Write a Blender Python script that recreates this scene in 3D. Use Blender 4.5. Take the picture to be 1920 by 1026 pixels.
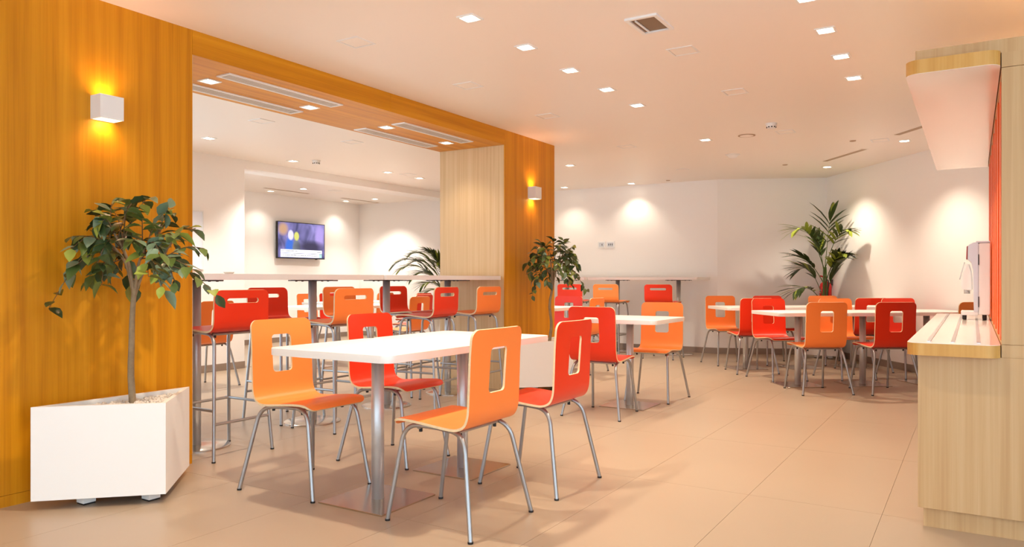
import bpy, bmesh, math, random
from mathutils import Vector, Matrix, Euler
R = math.radians
for o in list(bpy.data.objects): bpy.data.objects.remove(o)
scn = bpy.context.scene
COL = scn.collection

# ------------------------------------------------------------------ camera, world, exposure
YAW = R(31.7)
cam_d = bpy.data.cameras.new('camera'); cam = bpy.data.objects.new('camera', cam_d); COL.objects.link(cam)
cam.location = (0, 0, 1.075); cam.rotation_euler = (R(90), 0, YAW)
cam_d.sensor_width = 36; cam_d.lens = 1400/1920*36; cam_d.shift_y = 12/1920
cam_d.clip_start = 0.05; cam_d.clip_end = 100
scn.camera = cam
world = bpy.data.worlds.new('daylight'); scn.world = world; world.use_nodes = True
bg = world.node_tree.nodes['Background']
bg.inputs[0].default_value = (0.70, 0.86, 1.0, 1); bg.inputs[1].default_value = 3.1
scn.view_settings.view_transform = 'Standard'; scn.view_settings.look = 'None'
scn.view_settings.exposure = 0.36; scn.view_settings.gamma = 1
scn.view_settings.use_curve_mapping = False
LAMP = (1.0, 0.85, 0.67)      # colour of the downlights
SPOT_W = 44.0

# ------------------------------------------------------------------ materials
def srgb(r, g, b):
    f = lambda v: (v/255/12.92) if v/255 <= 0.04045 else ((v/255+0.055)/1.055)**2.4
    return (f(r), f(g), f(b), 1)
def mat(name, col, rough=0.5, metal=0.0, spec=0.5, bump=0.0, bscale=200, var=0.0, vscale=3.0, emit=None, coat=0.0):
    m = bpy.data.materials.new(name); m.use_nodes = True
    nt = m.node_tree; p = nt.nodes['Principled BSDF']
    p.inputs['Base Color'].default_value = col
    p.inputs['Roughness'].default_value = rough; p.inputs['Metallic'].default_value = metal
    p.inputs['Specular IOR Level'].default_value = spec
    if coat: p.inputs['Coat Weight'].default_value = coat; p.inputs['Coat Roughness'].default_value = 0.15
    tc = nt.nodes.new('ShaderNodeTexCoord')
    if var:
        n = nt.nodes.new('ShaderNodeTexNoise'); n.inputs['Scale'].default_value = vscale; n.inputs['Detail'].default_value = 4
        nt.links.new(tc.outputs['Object'], n.inputs['Vector'])
        mx = nt.nodes.new('ShaderNodeMix'); mx.data_type = 'RGBA'
        mx.inputs[6].default_value = tuple(c*(1-var) for c in col[:3])+(1,)
        mx.inputs[7].default_value = tuple(min(1, c*(1+var)) for c in col[:3])+(1,)
        nt.links.new(n.outputs[0], mx.inputs[0]); nt.links.new(mx.outputs[2], p.inputs['Base Color'])
    if bump:
        n2 = nt.nodes.new('ShaderNodeTexNoise'); n2.inputs['Scale'].default_value = bscale
        nt.links.new(tc.outputs['Object'], n2.inputs['Vector'])
        b = nt.nodes.new('ShaderNodeBump'); b.inputs['Strength'].default_value = bump; b.inputs['Distance'].default_value = 0.002
        nt.links.new(n2.outputs[0], b.inputs['Height']); nt.links.new(b.outputs[0], p.inputs['Normal'])
    if emit:
        p.inputs['Emission Color'].default_value = emit[0]; p.inputs['Emission Strength'].default_value = emit[1]
    return m
def wood(name, c1, c2, c3, stretch=(15, 15, 0.45), rough=0.42, fine=(120, 120, 2.5)):
    m = bpy.data.materials.new(name); m.use_nodes = True
    nt = m.node_tree; p = nt.nodes['Principled BSDF']; p.inputs['Roughness'].default_value = rough
    p.inputs['Specular IOR Level'].default_value = 0.35
    tc = nt.nodes.new('ShaderNodeTexCoord')
    def nz(sc, detail, dist=0.0):
        mp = nt.nodes.new('ShaderNodeMapping'); mp.inputs['Scale'].default_value = sc
        n = nt.nodes.new('ShaderNodeTexNoise'); n.inputs['Scale'].default_value = 1; n.inputs['Detail'].default_value = detail
        n.inputs['Distortion'].default_value = dist
        nt.links.new(tc.outputs['Object'], mp.inputs[0]); nt.links.new(mp.outputs[0], n.inputs['Vector']); return n
    a = nz(stretch, 5, 0.3); b = nz(fine, 3)
    rp = nt.nodes.new('ShaderNodeValToRGB')
    e = rp.color_ramp.elements
    e[0].position = 0.28; e[0].color = c1; e[1].position = 0.72; e[1].color = c3
    k = e.new(0.5); k.color = c2
    ad = nt.nodes.new('ShaderNodeMath'); ad.operation = 'MULTIPLY_ADD'
    ad.inputs[1].default_value = 0.30; nt.links.new(b.outputs[0], ad.inputs[0])
    sb = nt.nodes.new('ShaderNodeMath'); sb.operation = 'ADD'; sb.inputs[1].default_value = -0.15
    nt.links.new(a.outputs[0], sb.inputs[0]); nt.links.new(sb.outputs[0], ad.inputs[2])
    nt.links.new(ad.outputs[0], rp.inputs[0]); nt.links.new(rp.outputs[0], p.inputs['Base Color'])
    bp = nt.nodes.new('ShaderNodeBump'); bp.inputs['Strength'].default_value = 0.08; bp.inputs['Distance'].default_value = 0.002
    nt.links.new(b.outputs[0], bp.inputs['Height']); nt.links.new(bp.outputs[0], p.inputs['Normal'])
    return m
M = {}
M['wall'] = mat('white_wall_paint', srgb(250, 247, 243), 0.6, bump=0.05)
M['ceil'] = mat('white_ceiling_paint', srgb(248, 240, 231), 0.42, bump=0.04, bscale=6)
M['tile'] = mat('beige_floor_tile', srgb(174, 153, 130), 0.34, spec=0.45, var=0.07, vscale=1.3, bump=0.03, bscale=60)
M['grout'] = mat('floor_grout', srgb(160, 136, 112), 0.8)
M['base'] = mat('baseboard_tile', srgb(150, 132, 118), 0.4, var=0.06)
M['wood'] = wood('golden_teak_veneer', srgb(188, 116, 4), srgb(211, 139, 12), srgb(224, 154, 28))
M['woodh'] = wood('golden_teak_veneer_lengthwise', srgb(188, 116, 4), srgb(211, 139, 12), srgb(224, 154, 28), stretch=(15, 0.45, 15), fine=(120, 2.5, 120))
M['oak'] = wood('pale_oak_veneer', srgb(204, 165, 116), srgb(214, 178, 130), srgb(221, 188, 142), stretch=(42, 42, 0.6))
M['oak2'] = wood('counter_oak_veneer', srgb(194, 154, 106), srgb(204, 166, 118), srgb(211, 176, 130), stretch=(42, 42, 0.6))
M['band'] = wood('honey_edge_band', srgb(200, 146, 70), srgb(212, 160, 84), srgb(220, 172, 100), stretch=(16, 16, 1))
M['white'] = mat('white_laminate', srgb(244, 240, 234), 0.38)
M['gloss'] = mat('white_gloss_worktop', srgb(244, 236, 226), 0.12)
M['plastic'] = mat('white_plastic', srgb(240, 240, 238), 0.4)
M['steel'] = mat('brushed_steel', srgb(205, 208, 210), 0.40, 0.65)
M['steelp'] = mat('polished_steel_plate', srgb(205, 198, 190), 0.22, 1.0)
M['tube'] = mat('satin_aluminium_tube', srgb(172, 173, 174), 0.38, 0.85)
M['black'] = mat('black_rubber', srgb(28, 26, 26), 0.6)
M['dark'] = mat('dark_grey_metal', srgb(70, 68, 66), 0.5, 0.3)
M['orange'] = mat('orange_laminate', srgb(255, 138, 64), 0.36, spec=0.4)
M['red'] = mat('red_laminate', srgb(230, 54, 24), 0.34, spec=0.4)
M['ply'] = mat('plywood_edge', srgb(232, 206, 164), 0.6, var=0.15, vscale=60)
M['niche'] = mat('orange_niche_lacquer', srgb(255, 112, 40), 0.4)
M['lens'] = mat('lit_lamp_lens', (1, 1, 1, 1), 0.4, emit=((1, 0.88, 0.70, 1), 14))
M['slens'] = mat('lit_sconce_lens', (1, 1, 1, 1), 0.4, emit=((1, 0.72, 0.36, 1), 10))
M['bark'] = mat('grey_brown_bark', srgb(150, 128, 98), 0.85, var=0.35, vscale=40, bump=0.6, bscale=90)
M['twig'] = mat('brown_twig', srgb(104, 78, 50), 0.8, var=0.2, vscale=30)
M['pebble'] = mat('white_pebble', srgb(226, 214, 200), 0.7, var=0.2, vscale=30)
M['soil'] = mat('dark_potting_soil', srgb(60, 46, 36), 0.95, var=0.3, vscale=40)
LEAF = [mat('ficus_leaf_dark', srgb(60, 76, 42), 0.32, var=0.2, vscale=20), mat('ficus_leaf_mid', srgb(90, 106, 50), 0.34, var=0.2, vscale=20),
        mat('ficus_leaf_light', srgb(144, 154, 64), 0.38, var=0.2, vscale=20), mat('ficus_leaf_grey', srgb(116, 136, 108), 0.28, var=0.2, vscale=20)]
PALM = [mat('palm_leaflet_dark', srgb(56, 74, 28), 0.4, var=0.2, vscale=9), mat('palm_leaflet_light', srgb(142, 156, 50), 0.42, var=0.2, vscale=9)]
M['stem'] = mat('palm_stem', srgb(66, 84, 30), 0.5, var=0.2, vscale=12)
M['extred'] = mat('extinguisher_red', srgb(200, 22, 18), 0.25)
M['paper'] = mat('white_print', srgb(238, 236, 232), 0.6)
M['grille'] = mat('vent_grille_metal', srgb(226, 218, 206), 0.4, 0.2)
M['vdark'] = mat('vent_interior', srgb(140, 120, 100), 0.8)
M['beigevent'] = mat('beige_slot_metal', srgb(176, 150, 122), 0.5)
M['redplastic'] = mat('dark_red_plastic', srgb(150, 40, 34), 0.35)
M['silver'] = mat('silver_plastic', srgb(206, 206, 206), 0.3, 0.25)

# ------------------------------------------------------------------ helpers
def obj(name, bm, m, parent=None, smooth=False, loc=None):
    me = bpy.data.meshes.new(name)
    if smooth:
        for f in bm.faces: f.smooth = True
        for e in bm.edges:
            if len(e.link_faces) == 2 and e.calc_face_angle(0) > 0.7: e.smooth = False
    bm.to_mesh(me); bm.free()
    for k in (m if isinstance(m, (list, tuple)) else [m]): me.materials.append(k)
    o = bpy.data.objects.new(name, me); COL.objects.link(o)
    if parent: o.parent = parent
    if loc: o.location = loc
    return o
def tag(o, label, cat, group=None):
    o['label'] = label; o['category'] = cat
    if group: o['group'] = group
    return o
def thing(name, label, cat, loc=(0, 0, 0), rz=0.0, group=None):
    o = bpy.data.objects.new(name, None); COL.objects.link(o); o.empty_display_size = 0.1
    o.location = loc; o.rotation_euler = (0, 0, rz)
    return tag(o, label, cat, group)
def struct(name, bm, m, parent=None):
    o = obj(name, bm, m, parent)
    if parent is None: o['kind'] = 'structure'
    return o
def dup(o, parent=None):
    c = o.copy(); COL.objects.link(c)
    if parent: c.parent = parent
    for ch in list(o.children): dup(ch, c)
    return c
def bx(bm, x0, x1, y0, y1, z0, z1):
    v = [bm.verts.new((x, y, z)) for x in (x0, x1) for y in (y0, y1) for z in (z0, z1)]
    for q in ((0, 1, 3, 2), (4, 6, 7, 5), (0, 4, 5, 1), (2, 3, 7, 6), (0, 2, 6, 4), (1, 5, 7, 3)):
        bm.faces.new([v[i] for i in q])
    return v
def box(x0, x1, y0, y1, z0, z1, bevel=0.0):
    bm = bmesh.new(); bx(bm, x0, x1, y0, y1, z0, z1)
    if bevel: bmesh.ops.bevel(bm, geom=bm.edges[:], offset=bevel, segments=2, affect='EDGES', profile=0.5)
    return bm
def prism(pts, z0, z1, bm=None, bevel=0.0):
    own = bm is None
    if own: bm = bmesh.new()
    a = sum(pts[i-1][0]*pts[i][1]-pts[i][0]*pts[i-1][1] for i in range(len(pts)))
    if a < 0: pts = pts[::-1]
    lo = [bm.verts.new((p[0], p[1], z0)) for p in pts]; hi = [bm.verts.new((p[0], p[1], z1)) for p in pts]
    fs = [bm.faces.new(lo[::-1]), bm.faces.new(hi)]
    n = len(pts)
    for i in range(n): fs.append(bm.faces.new((lo[i], lo[(i+1) % n], hi[(i+1) % n], hi[i])))
    if bevel:
        es = [e for e in bm.edges if abs(e.verts[0].co.z-e.verts[1].co.z) < 1e-6]
        bmesh.ops.bevel(bm, geom=es, offset=bevel, segments=2, affect='EDGES', profile=0.5)
    return bm
def rrect(x0, x1, y0, y1, r, n=6, corners=(1, 1, 1, 1)):
    P = []
    for k, (cx, cy, a) in enumerate(((x1-r, y1-r, 0), (x0+r, y1-r, 90), (x0+r, y0+r, 180), (x1-r, y0+r, 270))):
        if corners[k]:
            for i in range(n+1):
                t = R(a+90*i/n); P.append((cx+r*math.cos(t), cy+r*math.sin(t)))
        else:
            P.append(((x1, y1), (x0, y1), (x0, y0), (x1, y0))[k])
    return P
def cyl(bm, x, y, z0, z1, r0, r1=None, n=24, cap=True):
    r1 = r0 if r1 is None else r1
    lo = [bm.verts.new((x+r0*math.cos(2*math.pi*i/n), y+r0*math.sin(2*math.pi*i/n), z0)) for i in range(n)]
    hi = [bm.verts.new((x+r1*math.cos(2*math.pi*i/n), y+r1*math.sin(2*math.pi*i/n), z1)) for i in range(n)]
    for i in range(n): bm.faces.new((lo[i], lo[(i+1) % n], hi[(i+1) % n], hi[i]))
    if cap: bm.faces.new(lo[::-1]); bm.faces.new(hi)
    return bm
def lathe(prof, n=24, bm=None, x=0, y=0):
    bm = bm or bmesh.new(); rings = []
    for r, z in prof:
        rings.append([bm.verts.new((x+r*math.cos(2*math.pi*i/n), y+r*math.sin(2*math.pi*i/n), z)) for i in range(n)] if r > 1e-6 else [bm.verts.new((x, y, z))])
    for a, b in zip(rings, rings[1:]):
        for i in range(n):
            j = (i+1) % n
            if len(a) == 1 and len(b) == 1: continue
            if len(a) == 1: bm.faces.new((a[0], b[j], b[i]))
            elif len(b) == 1: bm.faces.new((a[i], a[j], b[0]))
            else: bm.faces.new((a[i], a[j], b[j], b[i]))
    bmesh.ops.recalc_face_normals(bm, faces=bm.faces[:])
    return bm
def fillet(pts, r, n=5):
    out = [Vector(pts[0])]
    for i in range(1, len(pts)-1):
        p, a, b = Vector(pts[i]), Vector(pts[i-1]), Vector(pts[i+1])
        ra = min(r, (a-p).length*0.49, (b-p).length*0.49)
        s, e = p+(a-p).normalized()*ra, p+(b-p).normalized()*ra
        for k in range(n+1):
            t = k/n; out.append(s*(1-t)**2+p*2*t*(1-t)+e*t*t)
    out.append(Vector(pts[-1])); return out
def tube(pts, r, n=10, bm=None, caps=True):
    bm = bm or bmesh.new()
    pts = [Vector(p) for p in pts]; rs = r if isinstance(r, (list, tuple)) else [r]*len(pts)
    d0 = (pts[1]-pts[0]).normalized()
    up = Vector((0, 0, 1)) if abs(d0.z) < 0.9 else Vector((1, 0, 0))
    u = d0.cross(up).normalized(); rings = []
    for i, p in enumerate(pts):
        d = ((pts[min(i+1, len(pts)-1)]-pts[max(i-1, 0)])).normalized()
        u = (u-d*u.dot(d)).normalized(); w = d.cross(u)
        rings.append([bm.verts.new(p+(u*math.cos(2*math.pi*k/n)+w*math.sin(2*math.pi*k/n))*rs[i]) for k in range(n)])
    for a, b in zip(rings, rings[1:]):
        for k in range(n): bm.faces.new((a[k], a[(k+1) % n], b[(k+1) % n], b[k]))
    if caps: bm.faces.new(rings[0][::-1]); bm.faces.new(rings[-1])
    bmesh.ops.recalc_face_normals(bm, faces=bm.faces[:])
    return bm
def wall(name, p0, p1, z0, z1, thick, m):
    """wall whose visible face runs p0->p1; body lies to the right of that direction"""
    a, b = Vector(p0), Vector(p1); d = (b-a).normalized(); n = Vector((d.y, -d.x))
    return struct(name, prism([tuple(a), tuple(b), tuple(b+n*thick), tuple(a+n*thick)], z0, z1), m)

# ------------------------------------------------------------------ the setting
HC = 2.54
WX0, WX1 = -4.68, -3.89                 # timber-clad dividing wall
OY0, OY1, PY1 = 2.736, 6.165, 7.18      # opening and pier
SOFF = 2.395
BACK = 10.83; TVX = -10.19; PIERX = -7.57; FRONT = -3.2; RX = 3.0
P1 = (-3.17, BACK); P2 = (-1.784, 11.46); P3 = (1.6, 11.46-3.384*0.804/0.594)
floor = struct('floor', prism([(PIERX-.2, FRONT-.2), (RX+.2, FRONT-.2), (RX+.2, 7.4), (P3[0]+.2, P3[1]+.2), (P2[0]+.1, P2[1]+.2), (P1[0], BACK+.2), (TVX-.2, BACK+.2), (TVX-.2, 5.3), (PIERX-.2, 5.3)], -0.2, -0.003), M['grout'])
def inside(x, y):
    if not (TVX-.3 < x < RX and FRONT < y < BACK+0.9): return False
    if x < PIERX and y < 5.4: return False
    if y > BACK+0.5 and x < -3: return False
    if x > -1.784-.3 and (x+1.784)*0.804+(y-11.46)*0.594 > 0.45: return False
    if y > BACK+.4 and x < P1[0]: return False
    return True
tile_me = None
for i in range(-17, 7):
    for j in range(-3, 10):
        cx, cy = -0.955+0.6*i+0.3, 0.2+1.2*j+0.6
        if not inside(cx, cy-0.3): continue
        if tile_me is None:
            t = obj('floor_tile', box(-0.2992, 0.2992, -0.5992, 0.5992, -0.012, 0), M['tile'], floor); tile_me = t.data
        else:
            t = bpy.data.objects.new('floor_tile', tile_me); COL.objects.link(t); t.parent = floor
        t.location = (cx, cy, 0)
struct('ceiling', prism([(PIERX-.2, FRONT-.2), (RX+.2, FRONT-.2), (RX+.2, 7.4), (P3[0]+.2, P3[1]+.2), (P2[0]+.1, P2[1]+.2), (P1[0], BACK+.2), (TVX-.2, BACK+.2), (TVX-.2, 5.3), (PIERX-.2, 5.3)], HC, HC+0.2), M['ceil'])
# timber-clad wall, pier and header, each clad in panels
wl = struct('wall_left', box(WX0, WX1-0.012, FRONT, OY0, 0, HC), M['oak'])
for k, (a, b) in enumerate(((FRONT, -0.86), (-0.86, 0.34), (0.34, 1.54), (1.54, OY0))):
    struct('veneer_panel', box(WX1-0.012, WX1, a+0.0006, b-0.0006, 0.056, HC), M['wood'], wl)
struct('jamb_panel', box(WX0, WX1-0.001, OY0-0.003, OY0+0.003, 0.056, SOFF), M['oak'], wl)
bl = struct('baseboard_left', box(WX1-0.006, WX1-0.001, FRONT, OY0, 0, 0.054), M['wood'])
wp = struct('wall_pier', box(WX0+0.01, WX1-0.012, OY0*0+OY1+0.01, PY1-0.01, 0, HC), M['oak'])
struct('veneer_panel', box(WX1-0.012, WX1, OY1, PY1, 0.056, HC), M['wood'], wp)
struct('jamb_panel', box(WX0, WX1-0.0125, OY1, OY1+0.01, 0.056, HC), M['oak'], wp)
struct('jamb_panel', box(WX0, WX1-0.0125, PY1-0.01, PY1, 0.056, HC), M['oak'], wp)
struct('baseboard_pier', box(WX0+0.004, WX1-0.004, OY1+0.004, PY1-0.004, 0, 0.056), M['oak'])
wh = struct('wall_header', box(WX0, WX1-0.012, OY0, OY1, SOFF+0.012, HC), M['wood'])
SEAM = 4.487
for a, b in ((OY0, SEAM), (SEAM, OY1)):
    struct('face_panel', box(WX1-0.012, WX1, a+0.0008, b-0.0008, SOFF, HC), M['woodh'], wh)
    struct('soffit_panel', box(WX0, WX1-0.0125, a+0.0008, b-0.0008, SOFF, SOFF+0.012), M['woodh'], wh)
# plastered walls
wall('wall_back', P1, (TVX-.2, BACK), 0, HC, -0.2, M['wall']) if False else struct('wall_back', box(TVX-.2, P1[0], BACK, BACK+.2, 0, HC), M['wall'])
wall('wall_corner', P2, P1, 0, HC, 0.2, M['wall'])
wall('wall_right', P3, P2, 0, HC, 0.2, M['wall'])
struct('wall_screen', box(TVX-.2, TVX, 5.6, BACK, 0, HC), M['wall'])
struct('wall_far_left', box(PIERX-.25, PIERX, 4.4, 6.04, 0, HC), M['wall'])
struct('wall_beam', box(PIERX-0.35, PIERX, 6.04, BACK, HC-0.10, HC), M['wall'])
struct('wall_side', box(RX, RX+.2, 2.8, 7.4, 0, HC), M['wall'])
struct('wall_end', box(P3[0], RX+.2, 7.0, 7.2, 0, HC), M['wall'])
def skirting(name, p0, p1):
    a, b = Vector(p0), Vector(p1); d = (b-a).normalized(); n = Vector((d.y, -d.x))
    struct(name, prism([tuple(a-n*0.012), tuple(b-n*0.012), tuple(b), tuple(a)], 0, 0.085), M['base'])
skirting('baseboard_back', P1, (TVX, BACK)); skirting('baseboard_corner', P2, P1); skirting('baseboard_right', P3, P2)
skirting('baseboard_screen', (TVX, BACK), (TVX, 6.04)); skirting('baseboard_far_left', (PIERX, 6.04), (PIERX, 4.4))
# glazed front behind the photographer: daylight comes in here
glass = bpy.data.materials.new('window_glass'); glass.use_nodes = True
nt = glass.node_tree; nt.nodes.clear()
go = nt.nodes.new('ShaderNodeOutputMaterial'); gm = nt.nodes.new('ShaderNodeMixShader'); gt = nt.nodes.new('ShaderNodeBsdfTransparent'); gg = nt.nodes.new('ShaderNodeBsdfGlossy')
gg.inputs['Roughness'].default_value = 0.02; gm.inputs[0].default_value = 0.06
nt.links.new(gt.outputs[0], gm.inputs[1]); nt.links.new(gg.outputs[0], gm.inputs[2]); nt.links.new(gm.outputs[0], go.inputs[0])
k = 0
for x0, x1 in ((PIERX, WX0), (WX1, RX)):
    n = 2 if x1 < -4 else 4
    for i in range(n):
        a, b = x0+(x1-x0)*i/n, x0+(x1-x0)*(i+1)/n; k += 1
        bm = bmesh.new()
        bx(bm, a, a+.05, FRONT, FRONT+.08, 0, HC); bx(bm, b-.05, b, FRONT, FRONT+.08, 0, HC)
        bx(bm, a+.05, b-.05, FRONT, FRONT+.08, 0, .06); bx(bm, a+.05, b-.05, FRONT, FRONT+.08, HC-.06, HC)
        w = struct('window_%d' % k, bm, M['dark'])
        struct('pane', box(a+.05, b-.05, FRONT+.035, FRONT+.045, .06, HC-.06), glass, w)
for i in range(5):  # unseen glazing left of the far room, added to bring daylight into it
    a, b = FRONT+(4.4-FRONT)*i/5, FRONT+(4.4-FRONT)*(i+1)/5; k += 1
    bm = bmesh.new(); xa, xb = PIERX-.16, PIERX-.08
    bx(bm, xa, xb, a, a+.05, 0, HC); bx(bm, xa, xb, b-.05, b, 0, HC); bx(bm, xa, xb, a+.05, b-.05, 0, .06); bx(bm, xa, xb, a+.05, b-.05, HC-.06, HC)
    w = struct('window_%d' % k, bm, M['dark'])
    struct('pane', box(PIERX-.125, PIERX-.115, a+.05, b-.05, .06, HC-.06), glass, w)
struct('wall_alcove', box(TVX-.2, -8.7, 5.4, 5.56, 0, HC), M['wall'])
for i in range(1):  # unseen alcove glazing, added to brighten the far room's back wall
    a, b = -8.7, PIERX-.25; k += 1
    bm = bmesh.new()
    bx(bm, a, a+.05, 5.44, 5.52, 0, HC); bx(bm, b-.05, b, 5.44, 5.52, 0, HC); bx(bm, a+.05, b-.05, 5.44, 5.52, 0, .06); bx(bm, a+.05, b-.05, 5.44, 5.52, HC-.06, HC)
    w = struct('window_%d' % k, bm, M['dark'])
    struct('pane', box(a+.05, b-.05, 5.475, 5.485, .06, HC-.06), glass, w)
for i in range(4):  # unseen side glazing, added to brighten the timber wall and steel columns
    a, b = FRONT+6.0*i/4, FRONT+6.0*(i+1)/4; k += 1
    bm = bmesh.new(); xa, xb = RX, RX+.08
    bx(bm, xa, xb, a, a+.05, 0, HC); bx(bm, xa, xb, b-.05, b, 0, HC); bx(bm, xa, xb, a+.05, b-.05, 0, .06); bx(bm, xa, xb, a+.05, b-.05, HC-.06, HC)
    w = struct('window_%d' % k, bm, M['dark'])
    struct('pane', box(RX+.035, RX+.045, a+.05, b-.05, .06, HC-.06), glass, w)
struct('wall_front', box(WX0, WX1, FRONT-.2, FRONT, 0, HC), M['wall'])

# ------------------------------------------------------------------ ceiling fittings
ORD = ['first', 'second', 'third', 'fourth', 'fifth', 'sixth']
def downlight(x, y, z, label, group, power=1.0, tint=LAMP, cone=112):
    t = thing('downlight', label, 'ceiling light', (x, y, z), 0, group)
    bm = bmesh.new(); s, w = 0.055, 0.011
    for q in ((-s, s, -s, -s+w), (-s, s, s-w, s), (-s, -s+w, -s+w, s-w), (s-w, s, -s+w, s-w)): bx(bm, q[0], q[1], q[2], q[3], -0.006, 0)
    obj('trim_frame', bm, M['plastic'], t)
    obj('lens', cyl(bmesh.new(), 0, 0, -0.004, 0, 0.040), M['lens'], t)
    ld = bpy.data.lights.new('downlight_lamp', 'SPOT'); ld.energy = SPOT_W*power; ld.color = tint
    ld.spot_size = R(cone); ld.spot_blend = 0.75; ld.shadow_soft_size = 0.04
    lo = bpy.data.objects.new('downlight_lamp', ld); COL.objects.link(lo); lo.parent = t; lo.location = (0, 0, -0.02)
    return t
for i, y in enumerate((3.427, 4.04, 4.65, 5.265, 5.875)):
    downlight(-2.393, y, HC, 'recessed square downlight, %s from the front in the row of five over the near tables' % ORD[i], 'downlights over the near tables', 0.85)
for i, y in enumerate((4.10, 4.69, 5.29, 5.905)):
    downlight(-0.735, y, HC, 'recessed downlight, %s from the front in the ceiling row beside the serving counter' % ORD[i], 'downlights beside the counter')
for i, (x, y) in enumerate(((-2.393, 2.41), (-2.393, 0.99), (-0.735, 2.87), (-0.735, 1.05))):
    downlight(x, y, HC, 'recessed downlight above the view, '+('over the nearest table', 'over the open floor left of the camera', 'over the floor before the counter', 'over the open floor right of the camera')[i], 'downlights above the view', 2.6 if i == 0 else 0.8)
for x, y, l in ((0.55, 4.4, 'downlight above the oak counter surround, out of view'), (0.55, 5.8, 'downlight above the rear of the counter surround, out of view')):
    downlight(x, y, HC, l, 'downlights above the view', 0.8)  # unseen pair, added so the deck bounces a warm glow onto the ceiling
for x, y, l in ((-2.378, 7.698, 'lone recessed downlight near the round speaker grille, mid ceiling'), (-1.609, 10.377, 'recessed downlight at the end of the slot vent, above the corner palm'),
                (-0.614, 8.857, 'recessed downlight between slot vents close to the serving canopy'), (-4.381, 8.507, 'recessed downlight just right of the timber pier'),
                (-5.5, 10.487, 'recessed downlight at the back wall, closest to the pier'), (-4.412, 10.594, 'recessed downlight at the back wall above the right wall socket')):
    downlight(x, y, HC, l, 'downlights at the back of the room', 3.8 if y < 8.6 else (1.6 if x > -2 else 0.42))
for x, y, l in ((-6.713, 4.916, 'recessed downlight beside the timber wall in the far room, nearest one'), (-7.12, 6.40, 'recessed downlight next to the far room smoke detector'),
                (-6.773, 7.751, 'left of the paired recessed downlights near the pier, far room'), (-6.772, 8.439, 'right of the paired recessed downlights near the pier, far room'),
                (-9.85, 8.379, 'recessed downlight washing the wall left of the television'), (-9.153, 8.445, 'recessed downlight in the alcove ceiling above the television'),
                (-9.90, 10.163, 'recessed downlight washing the wall right of the television'), (-9.198, 10.179, 'alcove downlight nearest the white far corner')):
    downlight(x, y, HC, l, 'downlights of the far room', 0.42 if x < -9.5 else 2.7, (1.0, 0.93, 0.84))
for i, y in enumerate((3.16, 4.04, 4.92, 5.78)):
    downlight(-4.31, y, SOFF, 'recessed downlight in the timber soffit between vents, %s from the left' % ORD[i], 'downlights in the timber soffit', 0.3)
def vent(x0, x1, y0, y1, z, label):
    t = thing('air_vent', label, 'air vent', ((x0+x1)/2, (y0+y1)/2, z), 0, 'linear vents in the timber soffit')
    w, h = (x1-x0)/2, (y1-y0)/2; bm = bmesh.new(); f = 0.016
    for q in ((-w, w, -h, -h+f), (-w, w, h-f, h), (-w, -w+f, -h+f, h-f), (w-f, w, -h+f, h-f)): bx(bm, q[0], q[1], q[2], q[3], -0.008, 0)
    obj('frame', bm, M['plastic'], t)
    obj('backing', box(-w+f, w-f, -h+f, h-f, -0.002, 0), M['vdark'], t)
    n = 5; me = None
    for i in range(n):
        xx = -w+f+(2*w-2*f)*(i+0.5)/n
        if me is None: s = obj('slat', box(-0.0035, 0.0035, -h+f, h-f, -0.007, -0.002), M['grille'], t); me = s.data
        else: s = bpy.data.objects.new('slat', me); COL.objects.link(s); s.parent = t
        s.location.x = xx
vent(-4.16, -4.03, 3.10, 4.11, SOFF, 'white slatted vent in the timber soffit, front row left'); vent(-4.60, -4.455, 3.10, 4.11, SOFF, 'white slatted vent in the timber soffit, rear row left')
vent(-4.19, -4.045, 4.84, 5.85, SOFF, 'white slatted vent in the timber soffit, front row beside the pier'); vent(-4.62, -4.475, 4.84, 5.86, SOFF, 'white slatted vent in the timber soffit, rear row beside the pier')
def access_panel(x, y, label, s=0.085):
    t = thing('access_panel', label, 'ceiling panel', (x, y, HC), 0, 'flush square ceiling panels')
    bm = bmesh.new(); w = 0.012
    for q in ((-s, s, -s, -s+w), (-s, s, s-w, s), (-s, -s+w, -s+w, s-w), (s-w, s, -s+w, s-w)): bx(bm, q[0], q[1], q[2], q[3], -0.004, 0)
    obj('frame', bm, M['plastic'], t); obj('hatch', box(-s+w+.003, s-w-.003, -s+w+.003, s-w-.003, -0.002, 0), M['ceil'], t)
for i, y in enumerate((3.41, 4.61, 5.84, 7.636)):
    access_panel(-3.235, y, 'flush white square ceiling panel, %s from the front in the row along the timber wall' % ORD[i])
for i, y in enumerate((4.635, 5.855, 7.695)):
    access_panel(-1.577, y, 'flush white square ceiling panel, %s from the front in the row behind the open hatch' % ORD[i])
for x, y, l in ((-5.582, 4.642, 'flush square panel in the far room ceiling, nearest the timber wall'), (-5.605, 5.846, 'flush square panel in the far room ceiling beside the soffit vents'),
                (-6.668, 8.05, 'flush square panel in the far room ceiling between paired downlights'), (-0.831, 8.688, 'flush square ceiling panel between the two beige slot vents'), (-8.9, 8.9, 'flush square panel in the alcove ceiling right of the beam')):
    access_panel(x, y, l)
t = thing('open_lamp_hatch', 'open square ceiling fitting with a bare tube lamp inside', 'ceiling fitting', (-1.572, 4.04, HC))
bm = bmesh.new(); s, w = 0.095, 0.022
for q in ((-s, s, -s*1.5, -s*1.5+w), (-s, s, s*1.5-w, s*1.5), (-s, -s+w, -s*1.5+w, s*1.5-w), (s-w, s, -s*1.5+w, s*1.5-w)): bx(bm, q[0], q[1], q[2], q[3], -0.012, 0)
obj('frame', bm, M['plastic'], t); obj('reflector', box(-s+w, s-w, -s*1.5+w, s*1.5-w, -0.003, 0), M['vdark'], t)
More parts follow.
